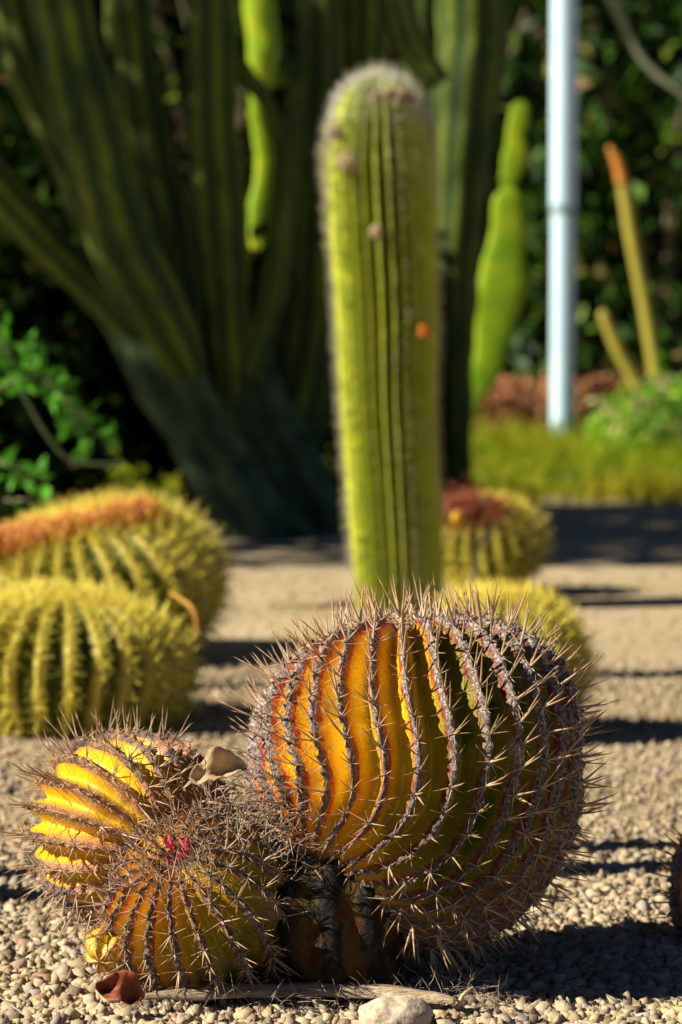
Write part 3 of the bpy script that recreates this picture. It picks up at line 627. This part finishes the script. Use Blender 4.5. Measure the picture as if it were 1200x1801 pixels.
for i, (cx, cy, rx, rz, lab) in enumerate([(-3.2, 20.6, 1.9, 3.1, 'tall dark shrub behind the leftmost arms of the tree cactus'), (-.9, 21.0, 1.8, 3.3, 'tall dark shrub behind the middle of the tree cactus'),
        (.9, 20.8, 1.5, 3.2, 'dark shrub behind the tall column cactus'), (2.5, 20.4, 1.5, 3.2, 'green leaved shrub right of the metal pole'), (4.4, 20.8, 1.7, 3.2, 'shrub beyond the green leaved one, at the right end of the thicket'), (-5.6, 20.8, 1.8, 3.0, 'shrub at the left end of the dark thicket')]):
    shrub(cx, cy, rx, 1.2, rz, 1.5, 6500, .17 if i not in (3, 4) else .20, lab, M_LEAFM if i in (3, 4) else None, seed=i * 7 + 1)
for i, (u_, Y_, rx, rz, lab) in enumerate([(-90, 11.5, .55, 1.0, 'dark shrub at the left edge behind the leafy plant'), (130, 11.6, .55, 1.1, 'dark shrub behind the lowest left arms of the tree cactus'), (360, 11.8, .6, .42, 'dark shrub right behind the leaning grey trunk'), (590, 11.7, .5, .62, 'dark shrub between the leaning trunk and the column cactus'), (700, 11.7, .16, .6, 'narrow dark shrub hidden behind the column cactus')]):
    shrub(P(u_, 900, Y_).x, Y_, rx, .45, rz, .65, 5000, .11, lab, seed=i * 5 + 40)
# dense hedge behind closing off the view
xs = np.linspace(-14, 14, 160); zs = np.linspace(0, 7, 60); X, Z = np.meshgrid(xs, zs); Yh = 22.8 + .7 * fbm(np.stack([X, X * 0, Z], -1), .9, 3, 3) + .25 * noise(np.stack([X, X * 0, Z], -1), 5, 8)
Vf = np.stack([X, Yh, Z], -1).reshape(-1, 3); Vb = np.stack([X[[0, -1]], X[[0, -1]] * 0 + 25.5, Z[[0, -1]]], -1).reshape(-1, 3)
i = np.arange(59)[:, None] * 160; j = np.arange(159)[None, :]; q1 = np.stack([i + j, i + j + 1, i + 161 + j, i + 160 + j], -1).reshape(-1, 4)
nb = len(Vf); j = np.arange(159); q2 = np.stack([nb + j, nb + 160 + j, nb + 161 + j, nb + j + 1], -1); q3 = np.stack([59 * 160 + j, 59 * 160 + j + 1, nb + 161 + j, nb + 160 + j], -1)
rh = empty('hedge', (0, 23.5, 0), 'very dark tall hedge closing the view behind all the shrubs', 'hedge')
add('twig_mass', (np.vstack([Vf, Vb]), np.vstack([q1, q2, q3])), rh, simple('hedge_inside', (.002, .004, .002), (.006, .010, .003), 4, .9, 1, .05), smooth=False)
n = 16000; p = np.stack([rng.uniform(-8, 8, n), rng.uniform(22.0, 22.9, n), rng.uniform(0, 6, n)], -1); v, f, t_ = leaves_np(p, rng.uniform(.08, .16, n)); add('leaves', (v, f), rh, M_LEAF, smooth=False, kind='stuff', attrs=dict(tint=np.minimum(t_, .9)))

# leafy plant at the left, lit
rl = empty('leafy_plant', (P(60, 960, 7.85).x, 7.85, 0), 'bright green leafy plant catching sun at the left edge under the tree cactus', 'plant')
leafm = []
for k in range(4):
    v, f, t_ = leaves_np(np.zeros((1, 3)), .056, np.array([0, 0, 1.]), 2.0); me = mesh_np('leaf', v, f, dict(tint=t_ * .9)); me.materials.append(M_LEAFB); leafm.append(me)
def frond(a, b, n, Y, s=1.0):
    pa, pb = P(*a, Y), P(*b, Y); v, f, cr = tube([pa, (pa + pb) / 2 + Vector((0, -.03, .01)), pb], [.005, .004, .002], sides=5, seg=4); add('stem', (v, f), rl, M_BRANCH)
    for k in range(n):
        q = (k + .5) / n; p = pa.lerp(pb, q) + Vector((random.uniform(-.03, .03), random.uniform(-.05, .05), random.uniform(-.03, .03)))
        o = link('leaf', random.choice(leafm), rl, None, Matrix.Translation(p) @ Quaternion(rand_dirs(1)[0], random.uniform(0, 3)).to_matrix().to_4x4() @ Matrix.Scale(s * random.uniform(.8, 1.3), 4))
frond((50, 640), (190, 780), 60, 7.8); frond((-30, 560), (35, 650), 26, 7.8, 1.2); frond((-20, 690), (80, 660), 14, 7.85); frond((-30, 800), (70, 850), 26, 7.8, .9); frond((10, 880), (90, 890), 8, 7.85, .8); frond((110, 690), (150, 790), 10, 7.8)
v, f, cr = tube([P(40, 690, 7.7), P(80, 760, 7.7), (P(130, 812, 7.7)), P(220, 815, 7.7)], [.006, .007, .006, .004], sides=7, seg=8); add('stem', (v, f), rl, simple('plant_stem', (.03, .06, .02), (.06, .09, .03), 10))
# stalks right
M_OLV = simple('olive_stalk', (.30, .24, .03), (.40, .33, .05), 12, .6); M_ORG = simple('orange_tip', (.55, .16, .02), (.45, .22, .03), 14, .6)
def dstalk(pts, w_, label, tipn=None):
    r = empty('stalk', (P(*pts[0]).x, pts[0][2], 0), label, 'stalk', 'bare stalks right of the pole')
    pp = [P(*p) for p in pts]; pp[0].z = -.02 if pp[0].z < .35 else pp[0].z
    v, f, cr = tube(pp, [x / 2 * pts[0][2] / F for x in w_], sides=8, seg=6); add('stem', (v, f), r, M_OLV)
    if tipn: v, f, cr = tube([P(*p) for p in tipn], [.040, .034, .02], sides=8, seg=5); add('tip', (v, f), r, M_ORG)
dstalk([(1160, 760, 17.), (1155, 670, 17.), (1135, 540, 17.), (1112, 420, 17.), (1096, 320, 17.)], [26, 26, 24, 24, 22], 'long bent olive stalk with an orange tip right of the pole', [(1096, 325, 17.), (1088, 290, 17.), (1074, 262, 17.)])
dstalk([(1150, 790, 17.), (1125, 690, 17.), (1090, 620, 17.), (1062, 555, 17.)], [26, 26, 24, 20], 'shorter olive stalk leaning left beside the long orange tipped stalk')
stalk('dry_branch', [(1040, -60, 18.5), (1085, 20, 18.5), (1120, 90, 18.5), (1160, 135, 18.5), (1215, 175, 18.5)], [.03, .03, .028, .024, .02], simple('pale_branch', (.22, .24, .14), (.32, .34, .2), 10), 'thin pale branch crossing the green shrub at upper right', 'branch')
def bush_low(u, v_, Y, rx, rz, label, n=1500):
    p = P(u, v_, Y); return shrub(p.x, Y, rx, rx * .7, rz, rz * .4, n, .07, label, M_LEAFB, seed=int(u), name='low_bush', group='low bushes in the grass')
bush_low(1140, 740, 16.5, .40, .32, 'low bright green bush at the foot of the olive stalks')
bush_low(1195, 730, 16.0, .35, .40, 'low green bush nearest the right edge in the grass')

# trees added out of view on the left to shade tree cactus and thicket
def added_shade_tree(tx, ty, cz, rx, ry, rz, n, label, seed):
    r = empty('added_shade_tree', (tx, ty, 0), label, 'tree', 'added shade trees left of the view'); v, f, cr = tube([Vector((tx, ty, -.05)), Vector((tx + .1, ty, 1.5)), Vector((tx, ty, cz))], [.2, .16, .1], sides=12, seg=6, wob=.1); add('trunk', (v, f), r, M_BRANCH)
    d = rand_dirs(n); p = d * (rng.random(n) ** .4)[:, None] * [rx, ry, rz] + [tx, ty, cz]; p = p[noise(p, 1.3, seed) > -.35]
    v, f, t_ = leaves_np(p, rng.uniform(.12, .22, len(p))); add('crown', (v, f), r, M_LEAF, smooth=False, attrs=dict(tint=t_))
hx, hy = S.x, S.y; hl = math.hypot(hx, hy); hx /= hl; hy /= hl; te = math.tan(SUN_E)
def upsun(x, y, z, t): return x + hx * t, y + hy * t, z + te * t
tx, ty, tz = upsun(-.1, 10.15, 1.0, 4.4); added_shade_tree(tx, ty, tz, 1.9, 1.15, 2.1, 5400, 'added unseen leafy tree placed to shade the tree cactus', 5)
tx, ty, tz = upsun(-2.6, 21.9, 2.4, 6.5); added_shade_tree(tx, ty, tz, 3.4, 1.3, 1.9, 9000, 'added unseen broad leafy tree placed to shade the thicket', 6)

def outside_column(x, y, h, r_, label):
    r = empty('column_cactus', (x, y, 0), label, 'cactus', 'column cacti left of the view'); v, f, cr = tube([Vector((x, y, -.02)), Vector((x - .01, y, h * .5)), Vector((x, y, h))], [r_, r_ * 1.1, r_], ribs=12, amp=.15, seg=10, wob=.02); add('body', (v, f), r, CM.m, attrs=dict(crest=cr))
outside_column(-1.05, 3.74, 1.6, .04, 'slim column cactus outside the view beside the fallen barrel'); outside_column(-1.15, 3.88, 1.5, .035, 'slimmer column cactus outside the view behind its twin'); outside_column(-1.35, 5.92, 1.9, .05, 'column cactus outside the view left of the golden barrels')
# ================================================================== SMALL THINGS ON THE GROUND
def curl_leaf(name, u, v_, Y, L, Wd, mat, label, rot, curl=.5, cat='leaf', lift=.0):
    nu, nv = 14, 9; U, Vv = np.meshgrid(np.linspace(0, 1, nu), np.linspace(-1, 1, nv)); w_ = Wd * np.sin(np.pi * np.clip(U, .03, .97)) ** .7
    x = (U - .5) * L; y = Vv * w_; z = curl * (y ** 2) / Wd * 1.5 + curl * .3 * L * (U - .4) ** 2 + .55 * Wd * fbm(np.stack([x, y, x * 0], -1), 70, int(u), 3)
    Vt = np.stack([x, y, z], -1).reshape(-1, 3); i = np.arange(nv - 1)[:, None] * nu; j = np.arange(nu - 1)[None]; f = np.stack([i + j, i + j + 1, i + nu + j + 1, i + nu + j], -1).reshape(-1, 4)
    me = mesh_np(name, Vt, f, None, True); o = link(name, me, None, mat); o.location = P(u, v_, Y); o.rotation_euler = rot
    md = o.modifiers.new('thick', 'SOLIDIFY'); md.thickness = .0009; return tag(o, label, cat)
M_RLEAF = simple('red_leaf', (.12, .025, .008), (.28, .07, .02), 60, .6, .3, .001); M_TLEAF = simple('tan_leaf', (.26, .17, .08), (.46, .32, .17), 50, .7, .4, .002)
curl_leaf('dead_leaf', 212, 1742, 3.20, .058, .018, M_RLEAF, 'curled red brown leaf on the gravel below the fallen barrel cactus', (math.radians(60), math.radians(12), .1), .6)
curl_leaf('dead_leaf', 385, 1360, 3.22, .066, .019, M_TLEAF, 'crumpled tan dry leaf caught on spines between the two big barrels', (math.radians(55), math.radians(-12), .1), .9)
curl_leaf('dead_leaf', 1005, 1703, 3.55, .020, .008, M_RLEAF, 'tiny rusty leaf scrap on gravel right of the large barrel', (.5, .1, .3), .4)
curl_leaf('dead_leaf', 630, 1772, 3.27, .026, .009, M_RLEAF, 'dark brown leaf half buried before the stump', (.9, .1, .1), .5)
ms = Mat('dry_strap', .8, .2); mp = ms.n('ShaderNodeMapping'); mp.inputs['Scale'].default_value = (6, 500, 500); ms.l(ms.coord(), mp.inputs[0]); n1 = ms.noise(1, 4, .6, mp.outputs[0]); n2 = ms.noise(25, 3)
c = ms.ramp(n1, [(.35, (.14, .10, .06)), (.55, (.36, .28, .18)), (.7, (.50, .41, .29))]); c = ms.mix(ms.ramp(n2, [(.5, (0, 0, 0)), (.7, (.6, .6, .6))]), c, (.17, .11, .06)); ms.color(c); ms.bump(n1, .8, .001); M_STRAP = ms.m
# dry strap leaf lying along the front
pts = [G(250, 1792), G(380, 1782), G(520, 1777), G(650, 1780), G(745, 1790), G(800, 1797)]
NS = 60; V = []
for k in range(NS + 1):
    q = k / NS * (len(pts) - 1); i0 = min(int(q), len(pts) - 2); p = pts[i0].lerp(pts[i0 + 1], q - i0); wd = .0105 * (1 if k / NS < .75 else 1 - (k / NS - .75) * 2.4) * min(1, .3 + k / NS * 4)
    for s_, dz in ((-1, 0), (-.35, .004), (.35, .005), (1, .0015)): V.append((p.x, p.y + s_ * wd, .024 + dz * .6 + .0008 * math.sin(k * .5) + .5 * s_ * wd))
V = np.array(V); f = []
for k in range(NS):
    for m_ in range(3): a = k * 4 + m_; f.append((a, a + 1, a + 5, a + 4))
o = link('dry_strap_leaf', mesh_np('dry_strap_leaf', V, np.array(f), None, True), None, M_STRAP); o.modifiers.new('t', 'SOLIDIFY').thickness = .0015
tag(o, 'long pale dry strap leaf lying across the gravel in front', 'leaf')
def stone_big(u, v_, r, mat, label, sc=(1.25, .9, .85)):
    import bmesh
    bm = bmesh.new(); bmesh.ops.create_icosphere(bm, subdivisions=4, radius=1); me = bpy.data.meshes.new('stone'); bm.to_mesh(me); bm.free()
    v = np.empty(len(me.vertices) * 3); me.vertices.foreach_get('co', v); v = v.reshape(-1, 3); v *= (1 + .22 * fbm(v, 1.3, 5, 4))[:, None]; v = v * np.array(sc) * r; me.vertices.foreach_set('co', v.ravel())
    for p in me.polygons: p.use_smooth = True
    o = link('stone', me, None, mat); p = G(u, v_); o.location = (p.x, p.y, r * sc[2] * .55); return tag(o, label, 'stone')
stone_big(690, 1815, .033, simple('stone_tan', (.30, .21, .13), (.66, .56, .42), 110, .85, 1, .002), 'fist sized tan stone at the bottom edge on the strap leaf')
stalk('curled_twig', [(735, 1800, 3.22), (780, 1792, 3.22), (806, 1770, 3.22), (815, 1750, 3.21), (832, 1736, 3.22)], [.003, .0042, .0036, .0022, .0009], M_STRAW, 'forked curled dry twig beside the tan stone', 'twig')
stalk('twig', [(-20, 1738, 3.25), (30, 1775, 3.22), (70, 1797, 3.2), (150, 1800, 3.2)], [.0013, .0015, .0013, .001], simple('grey_twig', (.22, .17, .12), (.36, .29, .21), 60), 'thin grey twig on the gravel in the lower left corner', 'twig')
M_TEND = simple('green_shoot', (.16, .28, .03), (.30, .42, .05), 40, .5)
stalk('tendril', [(1160, 1808, 3.22), (1172, 1785, 3.22), (1190, 1771, 3.22), (1215, 1768, 3.22)], [.0012, .0013, .0012, .001], M_TEND, 'green curved tendril in the lower right corner', 'shoot')
stalk('sprout', [(530, 1812, 3.22), (533, 1797, 3.22), (531, 1784, 3.22)], [.002, .0022, .0008], M_TEND, 'small green sprout just left of its twin at the bottom edge', 'sprout', group='green sprouts')
stalk('sprout', [(546, 1812, 3.22), (547, 1797, 3.22), (549, 1785, 3.22)], [.002, .0022, .0008], M_TEND, 'small green sprout nearer the tan stone at the bottom edge', 'sprout', group='green sprouts')
# dead stems and shed spines under the plants
n = 1500; p = np.stack([rng.uniform(-.27, .20, n), rng.uniform(3.22, 3.5, n), rng.uniform(.0, .03, n)], -1)
v, f, tip = spines_np(p, rand_dirs(n) * [1, 1, .6] + [0, 0, .35], rng.uniform(.012, .04, n), .0006, .2 * rng.normal(size=(n, 3)), 3, 3)
o = link('dead_twigs', mesh_np('dead_twigs', v, f, dict(tip=tip)), None, M_DRY); tag(o, 'matted dead stems and shed spines under the fallen barrel', 'dead stems', kind='stuff')
